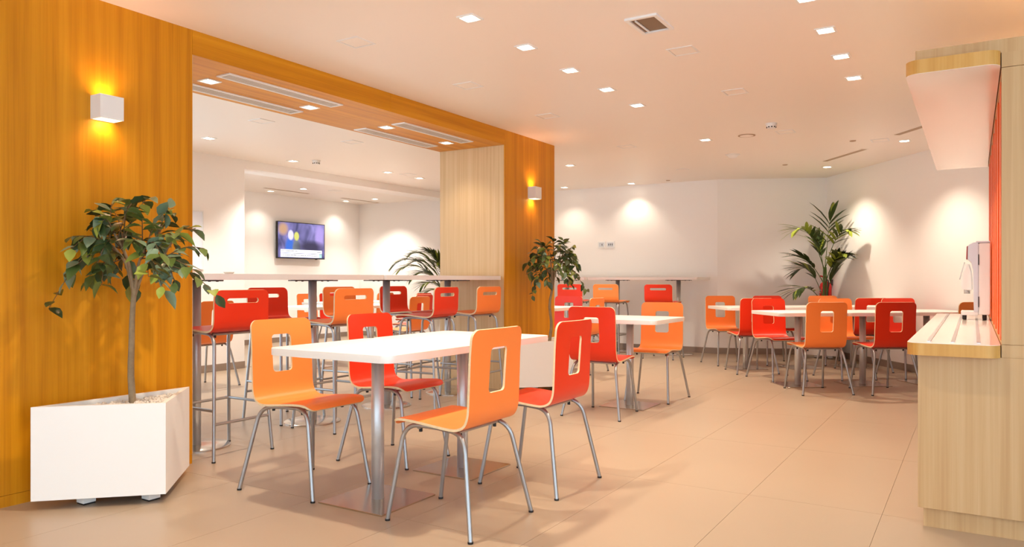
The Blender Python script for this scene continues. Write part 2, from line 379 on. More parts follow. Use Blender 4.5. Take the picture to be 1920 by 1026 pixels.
obj('tube_lamp', tube([(-0.045, -0.10, -0.009), (-0.045, 0.10, -0.009)], 0.006), M['plastic'], t)
def slot(a, b, label):
    a, b = Vector(a), Vector(b); L = (b-a).length
    t = thing('slot_vent', label, 'air vent', ((a.x+b.x)/2, (a.y+b.y)/2, HC), math.atan2((b-a).y, (b-a).x), 'slot vents in the ceiling')
    obj('frame', box(-L/2, L/2, -0.042, 0.042, -0.003, 0), M['ceil'], t); obj('slot', box(-L/2+.01, L/2-.01, -0.030, 0.030, -0.005, -0.003), M['beigevent'], t)
slot((-1.56, 9.86), (-1.03, 9.177), 'long beige slot vent in the ceiling beside the corner downlight')
slot((-0.66, 8.45), (-0.36, 8.05), 'beige slot vent partly hidden by the serving canopy')
slot((-9.58, 8.02), (-9.58, 8.97), 'thin slot vent in the alcove ceiling left of the television'); slot((-9.58, 9.72), (-9.58, 10.7), 'thin slot vent in the alcove ceiling towards the far corner')
def smoke(x, y, label, s=1.0):
    t = thing('smoke_detector', label, 'smoke detector', (x, y, HC), 0, 'smoke detectors')
    obj('base', lathe([(0, 0), (0.052*s, 0), (0.052*s, -0.012*s), (0, -0.012*s)]), M['plastic'], t, True)
    obj('housing', lathe([(0.046*s, -0.012*s), (0.046*s, -0.030*s), (0.034*s, -0.046*s), (0, -0.05*s)]), M['plastic'], t, True)
    bm = bmesh.new()
    for k in range(10):
        a = k*math.pi/5; bx_ = box(0.040*s, 0.0445*s, -0.006*s, 0.006*s, -0.042*s, -0.030*s)
        bmesh.ops.rotate(bx_, verts=bx_.verts[:], cent=(0, 0, 0), matrix=Matrix.Rotation(a, 3, 'Z'))
        me = bpy.data.meshes.new('tmp'); bx_.to_mesh(me); bx_.free(); bm.from_mesh(me); bpy.data.meshes.remove(me)
    obj('sensor_slots', bm, M['black'], t)
smoke(-1.607, 7.22, 'white smoke detector with dark slots on the peach-lit main ceiling'); smoke(-6.854, 6.529, 'white smoke detector on the far room ceiling')
t = thing('round_diffuser', 'shallow white dome fitting on the ceiling nearer the back wall', 'ceiling fitting', (-2.39, 8.78, HC))
obj('rim', lathe([(0, 0), (0.085, 0), (0.085, -0.008), (0, -0.008)]), M['plastic'], t, True); obj('dome', lathe([(0.06, -0.008), (0.05, -0.03), (0.025, -0.042), (0, -0.045)]), M['plastic'], t, True)
t = thing('ceiling_speaker', 'flat round beige speaker grille behind the smoke detector', 'speaker', (-1.953, 7.689, HC))
obj('rim', lathe([(0, 0), (0.085, 0), (0.085, -0.005), (0, -0.005)]), M['beigevent'], t, True); obj('grille', lathe([(0.066, -0.005), (0.066, -0.007), (0, -0.007)]), M['ceil'], t, True)
t = thing('ceiling_speaker', 'flat round white speaker ring near the back wall', 'speaker', (-3.28, 9.62, HC))
obj('rim', lathe([(0, 0), (0.085, 0), (0.085, -0.004), (0, -0.004)]), M['plastic'], t, True); obj('grille', lathe([(0.074, -0.004), (0.074, -0.006), (0, -0.006)]), M['ceil'], t, True)
for x, y, l in ((-2.035, 9.9, 'tiny brown sprinkler cap left of the corner downlight'), (-3.817, 10.55, 'tiny brown sprinkler cap by the back wall'), (-1.078, 8.571, 'tiny brown sprinkler cap above the slot vent')):
    tag(obj('sprinkler_cap', lathe([(0, 0), (0.032, 0), (0.030, -0.006), (0.012, -0.009), (0, -0.009)]), M['beigevent'], None, True, (x, y, HC)), l, 'sprinkler', 'sprinkler caps')

# ------------------------------------------------------------------ wall sconces
def sconce(y0, label):
    t = thing('wall_sconce', label, 'wall lamp', (WX1, y0+0.062, 1.97), 0, 'box sconces on the timber wall')
    bm = bmesh.new(); d, w, h, k = 0.092, 0.062, 0.061, 0.006
    bx(bm, d-k, d, -w, w, -h, h); bx(bm, 0, k, -w, w, -h, h); bx(bm, k, d-k, -w, -w+k, -h, h); bx(bm, k, d-k, w-k, w, -h, h)
    obj('shade', bm, M['plastic'], t)
    for s in (-1, 1):
        obj('lens', box(k, d-k, -w+k, w-k, s*0.040-0.002, s*0.040+0.002), M['slens'], t)
        ld = bpy.data.lights.new('sconce_lamp', 'SPOT'); ld.energy = 3; ld.color = (1, 0.50, 0.36); ld.spot_size = R(130); ld.spot_blend = 0.9; ld.shadow_soft_size = 0.012
        lo = bpy.data.objects.new('sconce_lamp', ld); COL.objects.link(lo); lo.parent = t
        lo.location = (0.035, 0, s*0.048); lo.rotation_euler = (0 if s < 0 else math.pi, 0, 0)
sconce(2.143, 'white box wall lamp glowing up and down above the front ficus'); sconce(6.607, 'white box wall lamp on the timber pier')

# ------------------------------------------------------------------ moulded plywood chairs and bar stools
def crom(P, n=8):
    P = [Vector(p) for p in P]; out = []
    for i in range(len(P)-1):
        a, b, c, d = P[max(i-1, 0)], P[i], P[i+1], P[min(i+2, len(P)-1)]
        for k in range(n):
            t = k/n
            out.append(0.5*((2*b)+(c-a)*t+(2*a-5*b+4*c-d)*t*t+(3*b-a-3*c+d)*t**3))
    out.append(P[-1]); return out
def shell(prof, w, rf, rb, hole, split, th=0.011, flare=0.0):
    """returns (seat bmesh, back bmesh); prof = (x,z) from front lip to top of back; hole = (s0,s1,half width,r) measured from the top"""
    C = crom(prof); S = [0.0]
    for a, b in zip(C, C[1:]): S.append(S[-1]+(b-a).length)
    L = S[-1]
    def at(s):
        s = min(max(s, 0), L)
        for i in range(len(S)-1):
            if s <= S[i+1]+1e-9:
                f = (s-S[i])/(S[i+1]-S[i]); break
        p = C[i].lerp(C[i+1], f)
        j0, j1 = max(i-1, 0), min(i+2, len(C)-1)
        ta = (C[i+1]-C[j0]).normalized(); tb = (C[j1]-C[i]).normalized()
        d = ta.lerp(tb, f).normalized()
        return p, Vector((-d.y, d.x))*-1
    outer = []
    for cx, cy, a, r in ((L-rb, w-rb, 0, rb), (rf, w-rf, 90, rf), (rf, -w+rf, 180, rf), (L-rb, -w+rb, 270, rb)):
        for i in range(7):
            q = R(a+15*i); outer.append((cx+r*math.cos(q), cy+r*math.sin(q)))
    bm = bmesh.new()
    def loop(P):
        v = [bm.verts.new((p[0], p[1], 0)) for p in P]
        return [bm.edges.new((v[i], v[(i+1) % len(v)])) for i in range(len(v))]
    es = loop(outer)
    if hole: es += loop(rrect(L-hole[1], L-hole[0], -hole[2], hole[2], hole[3], 5))
    bmesh.ops.triangle_fill(bm, edges=es, use_beauty=True)
    n = int(L/0.014)
    cuts = [L*i/n for i in range(1, n)]
    ss = min(cuts, key=lambda c: abs(c-split))
    for c in cuts: bmesh.ops.bisect_plane(bm, geom=bm.verts[:]+bm.edges[:]+bm.faces[:], plane_co=(c, 0, 0), plane_no=(1, 0, 0), dist=1e-6)
    for c in (-w*0.66, -w*0.33, 0, w*0.33, w*0.66): bmesh.ops.bisect_plane(bm, geom=bm.verts[:]+bm.edges[:]+bm.faces[:], plane_co=(0, c, 0), plane_no=(0, 1, 0), dist=1e-6)
    res = []
    for part in (0, 1):
        nb = bmesh.new(); vm = {}
        def vv(v, side):
            key = (v.index, side)
            if key not in vm:
                s, t = v.co.x, v.co.y; p, nn = at(s)
                bk = min(max((s-split)/(L-split), 0), 1)
                q = p+nn*side*th/2
                vm[key] = nb.verts.new((q.x+0.016*bk*(t/w)**2, t*(1+flare*(1-bk)), q.y))
            return vm[key]
        bm.verts.index_update()
        for f in bm.faces:
            cx = f.calc_center_median().x
            if (cx > ss) != bool(part): continue
            for side in (1, -1):
                g = nb.faces.new([vv(v, side) for v in (list(f.verts) if side > 0 else list(f.verts)[::-1])]); g.smooth = True
        for e in bm.edges:
            fs = [f for f in e.link_faces if (f.calc_center_median().x > ss) == bool(part)]
            if len(fs) == 1 and len(e.link_faces) == 1:
                a, b = e.verts
                g = nb.faces.new((vv(a, 1), vv(b, 1), vv(b, -1), vv(a, -1))); g.material_index = 1
        for e in nb.edges:
            if len({f.material_index for f in e.link_faces}) > 1: e.smooth = False
        rim = [f for f in nb.faces if f.material_index == 1]
        bmesh.ops.recalc_face_normals(nb, faces=nb.faces[:])
        res.append(nb)
    bm.free(); return res
CH = [(0.212, 0.434), (0.200, 0.449), (0.172, 0.459), (0.10, 0.458), (0.0, 0.449), (-0.09, 0.441), (-0.140, 0.442), (-0.180, 0.462), (-0.200, 0.505), (-0.207, 0.57), (-0.214, 0.66), (-0.222, 0.76), (-0.236, 0.866)]
ST = [(0.205, 0.752), (0.193, 0.768), (0.165, 0.778), (0.09, 0.778), (0.0, 0.771), (-0.09, 0.764), (-0.140, 0.766), (-0.174, 0.786), (-0.190, 0.825), (-0.196, 0.88), (-0.203, 0.95), (-0.212, 1.014)]
def legpath(foot, top, mid):
    return fillet([foot, top, mid], 0.08, 7)
CHAIR = {}
def seating(kind, colour):
    if (kind, colour) in CHAIR: return CHAIR[(kind, colour)]
    if kind == 'chair': se, ba = shell(CH, 0.198, 0.045, 0.042, (0.082, 0.280, 0.064, 0.020), 0.40, flare=0.01)
    else: se, ba = shell(ST, 0.198, 0.045, 0.042, (0.050, 0.080, 0.115, 0.0149), 0.395)
    t = thing('dining_chair' if kind == 'chair' else 'bar_stool', 'x', 'chair')
    obj('seat', se, [M[colour], M['ply']], t); obj('backrest', ba, [M[colour], M['ply']], t)
    if kind == 'chair': F = [(-0.245, 0.245, 0), (-0.165, 0.176, 0.425), (0.0, 0.150, 0.432)], [(0.240, 0.196, 0), (0.165, 0.164, 0.437), (0.0, 0.150, 0.432)]; cb = 0.424
    else: F = [(-0.212, 0.215, 0), (-0.160, 0.172, 0.748), (0.0, 0.158, 0.755)], [(0.210, 0.215, 0), (0.150, 0.165, 0.758), (0.0, 0.158, 0.755)]; cb = 0.748
    for s in (1, -1):
        for P in F:
            Q = [(p[0], p[1]*s, p[2]) for p in P]; Q[0] = (Q[0][0], Q[0][1], 0.006)
            lg = obj('leg', tube(legpath(*Q), 0.0105, 10), M['tube'], t, True)
            obj('foot_cap', cyl(bmesh.new(), Q[0][0], Q[0][1], 0, 0.009, 0.0117, n=12), M['black'], lg)
    for x in (-0.115, 0.10):
        obj('cross_bar', tube([(x, -0.152, cb), (x, 0.152, cb)], 0.009, 8), M['tube'], t, True)
        for s in (1, -1): obj('rubber_bumper', cyl(bmesh.new(), x, s*0.135, cb-0.022, cb-0.006, 0.008, n=8), M['black'], t)
    if kind == 'stool':
        def lp(P, s, z):
            a, b = Vector(P[0]), Vector(P[1]); f = z/b.z; q = a.lerp(b, f); return Vector((q.x, q.y*s, z))
        zr = 0.30
        for s in (1, -1):
            a, b = lp(F[0], s, zr), lp(F[1], s, zr)
            obj('side_rung', tube([a, b+Vector((0.03, 0, 0))], 0.009, 8), M['tube'], t, True)
        for k, z in ((1, 0.30), (0, 0.22)):
            a, b = lp(F[k], 1, z), lp(F[k], -1, z)
            obj('foot_rest' if k else 'rear_rung', tube([a, b], 0.009, 8), M['tube'], t, True)
    CHAIR[(kind, colour)] = t; t['used'] = 0
    return t
def place(kind, colour, x, y, deg, label, group):
    p = seating(kind, colour)
    if not p['used']: p['used'] = 1; t = p
    else: t = dup(p)
    t.location = (x, y, 0); t.rotation_euler = (0, 0, R(deg))
    tag(t, label, 'chair' if kind == 'chair' else 'bar stool', group); return t
G = 'plywood chairs at the near tables'
place('chair', 'orange', -2.944, 2.757, -1, 'orange plywood chair left of the near white tables, showing its seat to the camera', G)
place('chair', 'red', -2.966, 3.477, 0, 'red plywood chair tucked behind the near white tables', G)
place('chair', 'orange', -1.986, 2.742, 180, 'nearest orange chair, back to the camera, in front of the near white tables', G)
place('chair', 'red', -1.972, 3.456, 180, 'red chair with its back turned, right of the nearest orange chair', G)
G = 'chairs at the tables beside the pier'
place('chair', 'red', -2.529, 5.482, 91, 'red chair seen from behind at the lone square table in mid room', G)
place('chair', 'orange', -2.447, 6.42, -87, 'orange chair at the right corner of the lone square table in mid room', G)
place('chair', 'red', -4.42, 8.33, -90, 'glossy red chair facing the camera, partly hidden by the timber pier and ficus', G)
place('chair', 'orange', -3.92, 7.87, 180, 'orange chair of which only the top shows above the mid room red chair', G)
G = 'chairs of the far right table group'; A = 126.5
place('chair', 'orange', -1.291, 7.649, A, 'frontmost orange chair of the far right group, seen squarely from behind', G)
place('chair', 'red', -0.782+.04, 7.994, A, 'red chair with its back to us, beside the end of the serving counter', G)
place('chair', 'orange', -0.084, 8.50, A, 'orange chair mostly hidden behind the counter and the drink dispenser', G)
place('chair', 'red', -1.80, 8.42, A+180+5, 'red chair facing the camera at the left end of the front right table', G)
place('chair', 'orange', -1.185, 8.90, A+180+3, 'orange chair facing us, directly behind the frontmost orange chair of the right group', G)
place('chair', 'red', -0.601, 9.384, A+180, 'red chair facing us behind the red chair beside the counter', G)
place('chair', 'red', -2.225, 8.885, A, 'dark red chair seen from behind at the left end of the rear right table', G)
place('chair', 'red', -1.128, 9.705, A, 'dark red chair turned away, right of the column of the rear right tables', G)
place('chair', 'orange', -2.687, 9.565, A+180, 'leftmost orange chair of the far right group, facing us near the back wall', G)
place('chair', 'red', -2.177, 9.939, A+180, 'red chair just below the palm, only its top edge and side showing', G)
place('chair', 'orange', -1.556, 10.322, A+180, 'orange chair under the fire extinguisher, only its top edge showing', G)
G = 'chairs of the far room'
place('chair', 'orange', -6.62, 4.78, 180, 'orange chair in the far room behind the nearest red bar stool', G)
place('chair', 'orange', -8.36, 7.98, 0, 'orange chair in the far room just left of the middle bar column', G)
place('chair', 'red', -8.36, 8.43, 0, 'red chair in the far room just right of the middle bar column', G)
place('chair', 'orange', -6.12, 7.36, 180, 'orange far room chair with a square hole, right of the red stool', G)
place('chair', 'red', -6.80, 8.30, 180, 'red far room chair right behind the orange one with the square hole', G)
place('chair', 'red', -7.60, 9.30, 180, 'rearmost red chair of the far room, beside the drooping palm', G)
place('chair', 'orange', -8.35, 9.25, 180, 'orange far room chair showing between the orange stool and bar column', G)
G = 'bar stools at the high tables in the opening'
place('stool', 'red', -4.0, 3.02, 180, 'nearest red bar stool, beside the ficus at the high table', G)
place('stool', 'orange', -3.99, 3.985, 180, 'orange bar stool on the near side of the high tables', G)
place('stool', 'red', -4.0, 5.085, 186, 'red bar stool on the near side, in front of the last high table column', G)
place('stool', 'orange', -4.0, 5.76, 180, 'orange bar stool nearest the timber pier', G)
place('stool', 'red', -4.545, 4.0, 0, 'red bar stool on the far side, behind the nearest red one', G)
place('stool', 'orange', -4.56, 4.80, 0, 'orange bar stool on the far side, behind the near orange one', G)
place('stool', 'red', -4.56, 5.52, 0, 'red bar stool on the far side, behind the third high table column', G)
G = 'bar stools along the back wall'
place('stool', 'red', -3.63, 9.84, 90, 'rightmost red bar stool at the high table along the back wall', G)
place('stool', 'orange', -4.40, 9.84, 88, 'orange bar stool at the high table along the back wall', G)
place('stool', 'red', -4.98, 9.84, 92, 'glossy red bar stool at the back wall, behind the ficus leaves', G)

# ------------------------------------------------------------------ tables
def table(x, y, deg, label, group, sx=0.76, sy=0.71):
    t = thing('dining_table', label, 'table', (x, y, 0), R(deg), group)
    bm = prism(rrect(-sx/2, sx/2, -sy/2, sy/2, 0.05), 0.718, 0.752, bevel=0.002); obj('tabletop', bm, M['white'], t, True)
    obj('column', cyl(bmesh.new(), 0, 0, 0.008, 0.714, 0.031, n=32), M['steel'], t, True)
    obj('base_plate', box(-0.2, 0.2, -0.2, 0.2, 0, 0.008, 0.001), M['steelp'], t)
    bm = bmesh.new(); bx(bm, -0.2, 0.2, -0.02, 0.02, 0.712, 0.718); bx(bm, -0.02, 0.02, -0.2, 0.2, 0.711, 0.717); obj('top_bracket', bm, M['dark'], t)
    return t
G = 'white square dining tables'
table(-2.48, 2.765, 0, 'near white square table with rounded corner, closest to the camera', G)
table(-2.48, 3.478, 0, 'white square table pushed up behind the nearest one', G)
table(-2.50, 5.97, 0, 'lone white square table in mid room between a red and an orange chair', G, 0.74, 0.74)
table(-4.40, 7.85, 0, 'white table peeping out behind the timber pier', G, 0.74, 0.74)
T = 37.2
for x, y, l in ((-1.525, 8.026, 'white table at the left end of the front right row'), (-0.969, 8.44, 'middle white table of the front right row'), (-0.415, 8.912, 'white table of the front right row, cut off by the counter'),
                (-2.355, 9.218, 'white table at the left end of the rear right row'), (-1.805, 9.64, 'middle white table of the rear right row'), (-1.272, 10.11, 'rearmost white table of the right group, beside the palm planter')):
    table(x, y, T, l, G, 0.71, 0.71)
table(-6.95, 6.55, 0, 'white table in the far room left of the middle bar column', G, 0.74, 0.74)
table(-7.92, 7.93, 0, 'white table further back in the far room, above the nearer one', G, 0.71, 0.71)
table(-7.92, 8.65, 0, 'white table rearmost in the far room, mostly hidden by bar stools', G, 0.71, 0.71)
table(-6.75, 7.40, 0, 'white table in the far room beside the orange chair with square hole', G, 0.70, 0.70)
def high_table(x, y, deg, L, W, cols, label, group):
    t = thing('high_table', label, 'table', (x, y, 0), R(deg), group)
    obj('tabletop', prism(rrect(-L/2, L/2, -W/2, W/2, 0.02), 1.075, 1.113, bevel=0.0015), M['white'], t, True)
    for c in cols:
        k = obj('column', cyl(bmesh.new(), c, 0, 0.012, 1.068, 0.031, n=32), M['steel'], t, True)
        obj('disc_base', lathe([(0, 0), (0.21, 0), (0.21, 0.006), (0.2, 0.011), (0.05, 0.014), (0, 0.014)], 40, x=c), M['steelp'], t, True)
        bm = bmesh.new(); bx(bm, c-0.19, c+0.19, -0.025, 0.025, 1.067, 1.075); bx(bm, c-0.025, c+0.025, -0.24, 0.24, 1.066, 1.074)
        for q in (-0.16, -0.1, 0.1, 0.16): bx(bm, c+q-.006, c+q+.006, -.006, .006, 1.062, 1.067)
        obj('top_bracket', bm, M['dark'], t)
G = 'white high tables'
high_table(-4.27, 3.60, 90, 1.70, 0.70, (-0.57, 0.43), 'long white high table starting beside the front timber wall', G)
high_table(-4.27, 5.308, 90, 1.69, 0.70, (-0.438, 0.437), 'long white high table ending at the oak jamb of the pier', G)
high_table(-4.09, 10.44, 0, 1.68, 0.62, (-0.48, 0.47), 'white high table along the back wall, right half', G)
high_table(-5.80, 10.44, 0, 1.68, 0.62, (-0.6, 0.37), 'white high table along the back wall, left half behind the pier', G)
t = thing('small_dish', 'small glass-white dish standing on the nearest high table', 'dish', (-4.36, 3.35, 1.113))
obj('bowl', lathe([(0, 0.003), (0.02, 0.003), (0.034, 0.016), (0.036, 0.016), (0.024, 0.0), (0, 0)], 20), M['gloss'], t, True); obj('foot_ring', lathe([(0.014, 0), (0.018, 0), (0.018, 0.003), (0.014, 0.003)], 20), M['gloss'], t)

# ------------------------------------------------------------------ serving counter block on the right
CX0, CX1, CY0, CY1 = -0.205, 0.10, 3.70, 6.9
t = thing('serving_counter', 'pale oak serving counter with white worktop at the right edge', 'counter', (0, 0, 0))
obj('carcass', box(CX0, 1.6, CY0+0.02, CY1, 0.085, 0.752), M['oak2'], t)
obj('end_panel', box(CX0, 1.6, CY0, CY0+0.019, 0.085, 0.752, 0.001), M['oak2'], t)
obj('plinth', box(CX0+0.02, 1.58, CY0+0.022, CY1-0.02, 0, 0.0845), M['oak2'], t)
WT = rrect(-0.245, CX1-0.004, CY0-0.07, CY1, 0.055, 8, (0, 0, 1, 1))
obj('edge_band', prism(WT, 0.753, 0.8045), M['band'], t)
wt = obj('worktop', prism(WT, 0.8046, 0.806), M['gloss'], t)
for x in (-0.165, -0.075, 0.02): obj('tray_rail', box(x-0.007, x+0.007, CY0+0.02, CY1-0.06, 0.806, 0.809), M['steel'], t)
t = thing('counter_surround', 'tall oak surround with pink-lit white canopy and orange niche above counter', 'cabinet', (0, 0, 0))
obj('side_panel', box(CX1, 1.6, CY0, CY0+0.03, 0.8065, 1.955, 0.001), M['oak2'], t)
obj('worktop_return', box(CX1, 1.6, CY0, CY1, 0.7525, 0.8055), M['oak2'], t)
obj('top_panel', box(CX0-0.01, 1.6, CY0+0.004, CY0+0.03, 2.018, 2.075), M['oak2'], t)
obj('top_deck', box(CX0-0.01, 1.6, CY0+0.031, CY1+.02, 2.018, 2.06), M['oak2'], t)
CN = rrect(-0.25, CX1-0.004, CY0-0.07, CY1, 0.055, 8, (0, 0, 1, 1))
obj('canopy_band', prism(CN, 1.9585, 2.017), M['band'], t); obj('canopy_underside', prism(CN, 1.957, 1.9584), M['gloss'], t)
obj('header_panel', box(CX1, 1.6, CY0, CY1, 1.957, 2.017), M['oak2'], t)
obj('niche_back', box(CX1+0.22, CX1+0.24, CY0+0.031, CY1, 0.8065, 1.955), M['niche'], t)
dv = None
for i in range(7):
    y = CY0+0.36+0.46*i
    d = obj('divider', box(0, 0.115, -0.012, 0.012, 0.8065, 1.955), M['niche'], t, loc=(CX1+0.1, y, 0)) if dv is None else bpy.data.objects.new('divider', dv)
    if dv is None: dv = d.data
    else: COL.objects.link(d); d.parent = t; d.location = (CX1+0.1, y, 0)
for i, (a, b, z) in enumerate(((0.1, 0.8, 1.62), (0.1, 0.8, 1.24), (0.83, 1.72, 1.42), (0.83, 1.72, 1.30), (1.75, 2.6, 1.30), (2.0, 3.1, 1.5))):
    obj('shelf', box(CX1+0.02, CX1+0.218, CY0+a+0.02, CY0+b, z, z+0.018), M['niche'], t)
for i, y in enumerate((CY0+0.36, CY0+0.82, CY0+1.28, CY0+1.74, CY0+2.2, CY0+2.66, CY0+3.12)):
    obj('front_strip', box(CX1+0.004, CX1+0.02, y-0.10, y+0.10, 0.8065, 1.955), M['niche'], t)
# drink dispenser
t = thing('drink_dispenser', 'white drink dispenser with red front strip standing on the counter', 'dispenser', (0.0, 5.95, 0.8095))
W = 0.125
def slab(prof, y0, y1, bev=0.004):
    bm = bmesh.new(); a = [bm.verts.new((p[0], y0, p[1])) for p in prof]; b = [bm.verts.new((p[0], y1, p[1])) for p in prof]
    bm.faces.new(a); bm.faces.new(b[::-1])
    for i in range(len(prof)): bm.faces.new((a[i], a[i-1], b[i-1], b[i]))
    bmesh.ops.recalc_face_normals(bm, faces=bm.faces[:]); bmesh.ops.bevel(bm, geom=bm.edges[:], offset=bev, segments=2, affect='EDGES'); return bm
obj('body', slab([(0.032, 0.035), (0.095, 0.035), (0.095, 0.51), (0.032, 0.51)], -W, W), M['plastic'], t)
obj('lid', slab([(0.02, 0.512), (0.095, 0.512), (0.095, 0.522), (0.015, 0.522)], -W, W, 0.002), M['silver'], t)
obj('front_housing', slab([(0.031, 0.05), (0.031, 0.511), (0.006, 0.516), (-0.029, 0.497), (-0.031, 0.402), (-0.012, 0.386), (0.0, 0.33), (0.004, 0.05)], -W, W), M['silver'], t)
obj('display_strip', slab([(-0.030, 0.494), (-0.032, 0.405), (-0.040, 0.405), (-0.037, 0.488)], -W*.9, W*.9, 0.001), M['redplastic'], t)
obj('spout', slab([(-0.002, 0.195), (-0.055, 0.195), (-0.070, 0.215), (-0.062, 0.30), (-0.042, 0.372), (-0.022, 0.378), (-0.010, 0.335), (-0.004, 0.29)], -W*.55, W*.55, 0.006), M['plastic'], t)
obj('nozzle', cyl(bmesh.new(), -0.036, 0, 0.172, 0.2, 0.018), M['silver'], t, True)
obj('pour_lever', tube(fillet([(-0.050, -0.05, 0.385), (-0.078, -0.05, 0.27), (-0.078, 0.05, 0.27), (-0.050, 0.05, 0.385)], 0.01), 0.003, 6), M['steel'], t, True)
obj('drip_tray', slab([(0.030, 0.03), (-0.068, 0.03), (-0.070, 0.056), (0.030, 0.056)], -W*.9, W*.9, 0.003), M['plastic'], t)
for z in (0.12, 0.40): obj('hinge', box(0.028, 0.034, -W-0.003, -W+.002, z-0.035, z+0.035), M['dark'], t)
for x in (-0.05, 0.065):
    for y in (-0.09, 0.09): obj('foot', cyl(bmesh.new(), x, y, 0, 0.034, 0.012, n=12), M['black'], t)

# ------------------------------------------------------------------ television, sockets, notice, extinguisher
scr = bpy.data.materials.new('television_picture'); scr.use_nodes = True
nt = scr.node_tree; N = nt.nodes; Lk = nt.links; N.clear()
out = N.new('ShaderNodeOutputMaterial'); em = N.new('ShaderNodeEmission'); em.inputs[1].default_value = 1.1; Lk.new(em.outputs[0], out.inputs[0])
tc = N.new('ShaderNodeTexCoord'); sp = N.new('ShaderNodeSeparateXYZ'); Lk.new(tc.outputs['Object'], sp.inputs[0])
nz = N.new('ShaderNodeTexNoise'); nz.inputs['Scale'].default_value = 3.2; nz.inputs['Distortion'].default_value = 0.6; Lk.new(tc.outputs['Object'], nz.inputs['Vector'])
rp = N.new('ShaderNodeValToRGB'); Lk.new(nz.outputs[0], rp.inputs[0])
rp.color_ramp.elements[0].position = 0.35; rp.color_ramp.elements[0].color = srgb(78, 76, 112); rp.color_ramp.elements[1].position = 0.7; rp.color_ramp.elements[1].color = srgb(150, 140, 200)
cur = rp.outputs[0]
def math1(op, a, b):
    m = N.new('ShaderNodeMath'); m.operation = op
    for i, v in enumerate((a, b)):
        if isinstance(v, (int, float)): m.inputs[i].default_value = v
        else: Lk.new(v, m.inputs[i])
    return m.outputs[0]
def blob(cy, cz, ry, rz, col, soft=0.35):
    global cur
    a = math1('POWER', math1('DIVIDE', math1('SUBTRACT', sp.outputs[1], cy), ry), 2); b = math1('POWER', math1('DIVIDE', math1('SUBTRACT', sp.outputs[2], cz), rz), 2)
    mr = N.new('ShaderNodeMapRange'); mr.inputs['From Min'].default_value = 1+soft; mr.inputs['From Max'].default_value = 1-soft
    Lk.new(math1('ADD', a, b), mr.inputs['Value'])
    mx = N.new('ShaderNodeMix'); mx.data_type = 'RGBA'; Lk.new(mr.outputs[0], mx.inputs[0]); Lk.new(cur, mx.inputs[6]); mx.inputs[7].default_value = col; cur = mx.outputs[2]
blob(-0.42, 0.19, 0.10, 0.10, srgb(190, 150, 120), 0.7); blob(0.42, 0.08, 0.10, 0.2, srgb(170, 150, 215), 0.6)
blob(-0.27, -0.12, 0.10, 0.17, srgb(70, 110, 200), 0.5); blob(-0.25, 0.09, 0.062, 0.085, srgb(216, 210, 246)); blob(-0.12, -0.15, 0.09, 0.17, srgb(116, 122, 130), 0.4); blob(-0.12, 0.075, 0.055, 0.075, srgb(206, 204, 110))
blob(0.2, -0.1, 0.3, 0.1, srgb(70, 64, 86), 0.8)
Lk.new(cur, em.inputs[0])
t = thing('television', 'wall-mounted flat television showing a news picture in the alcove', 'television', (-10.09, 9.27, 1.765))
W2, H2 = 0.545, 0.318
bm = bmesh.new()
for q in ((-W2, W2, H2-.012, H2), (-W2, W2, -H2, -H2+.018), (-W2, -W2+.012, -H2+.018, H2-.012), (W2-.012, W2, -H2+.018, H2-.012)): bx(bm, -0.04, 0.004, q[0], q[1], q[2], q[3])
obj('bezel', bm, M['black'], t)
obj('housing', box(-0.045, -0.001, -W2+.013, W2-.013, -H2+.019, H2-.013), M['black'], t)
sc = obj('screen', box(-0.001, 0.001, -W2+.012, W2-.012, -H2+.018, H2-.012), scr, t)
paper_e = mat('lit_caption_bar', srgb(235, 240, 248), 0.5, emit=(srgb(232, 240, 250), 0.8)); ink_e = mat('caption_ink', srgb(90, 96, 130), 0.6); teal_e = mat('caption_corner', srgb(150, 200, 205), 0.5, emit=(srgb(150, 200, 205), 0.5))
obj('caption_bar', box(0.001, 0.002, -0.475, 0.475, -0.222, -0.160), paper_e, sc); obj('caption_bar', box(0.001, 0.002, -0.475, 0.475, -0.292, -0.230), paper_e, sc)
random.seed(5); bm = bmesh.new(); y = -0.455
while y < -0.10:
    w = random.uniform(.008, .02); bx(bm, 0.002, 0.0024, y, y+w, -0.192, -0.180); y += w+random.uniform(.004, .01)
bx(bm, 0.002, 0.0024, 0.35, 0.455, -0.195, -0.186); bx(bm, 0.002, 0.0024, 0.36, 0.45, -0.208, -0.203)
y = -0.42
while y < 0.36:
    w = random.uniform(.008, .02); bx(bm, 0.002, 0.0024, y, y+w, -0.267, -0.253); y += w+random.uniform(.004, .012)
obj('blurred_caption', bm, ink_e, sc); obj('caption_corner', box(0.002, 0.0024, 0.41, 0.475, -0.292, -0.230), teal_e, sc)
obj('wall_bracket', box(-0.099, -0.045, -0.2, 0.2, -0.15, 0.15), M['dark'], t); obj('sensor_nub', box(-0.02, 0.0, 0.33, 0.37, -H2-.01, -H2), M['black'], t)
def socket(x, w, label, slots):
    t = thing('wall_socket', label, 'socket', (x, BACK, 1.632), 0, 'double sockets on the back wall')
    obj('plate', box(-w/2, w/2, -0.010, 0, -0.052, 0.052, 0.002), M['plastic'], t)
    obj('insert', box(-w/2+.02, w/2-.02, -0.013, -0.010, -0.032, 0.032), M['silver'], t)
    for s in slots: obj('socket_hole', box(s-.006, s+.006, -0.0145, -0.013, -0.014, 0.014), M['dark'], t)
socket(-5.015, 0.125, 'left white wall socket with one dark slot', (0.012,)); socket(-4.86, 0.14, 'right white wall socket with a row of small holes', (-.03, 0.0, 0.03))
t = thing('notice_panel', 'white framed wall panel behind the front ficus leaves', 'notice', (PIERX, 5.33, 1.535))
bm = bmesh.new()
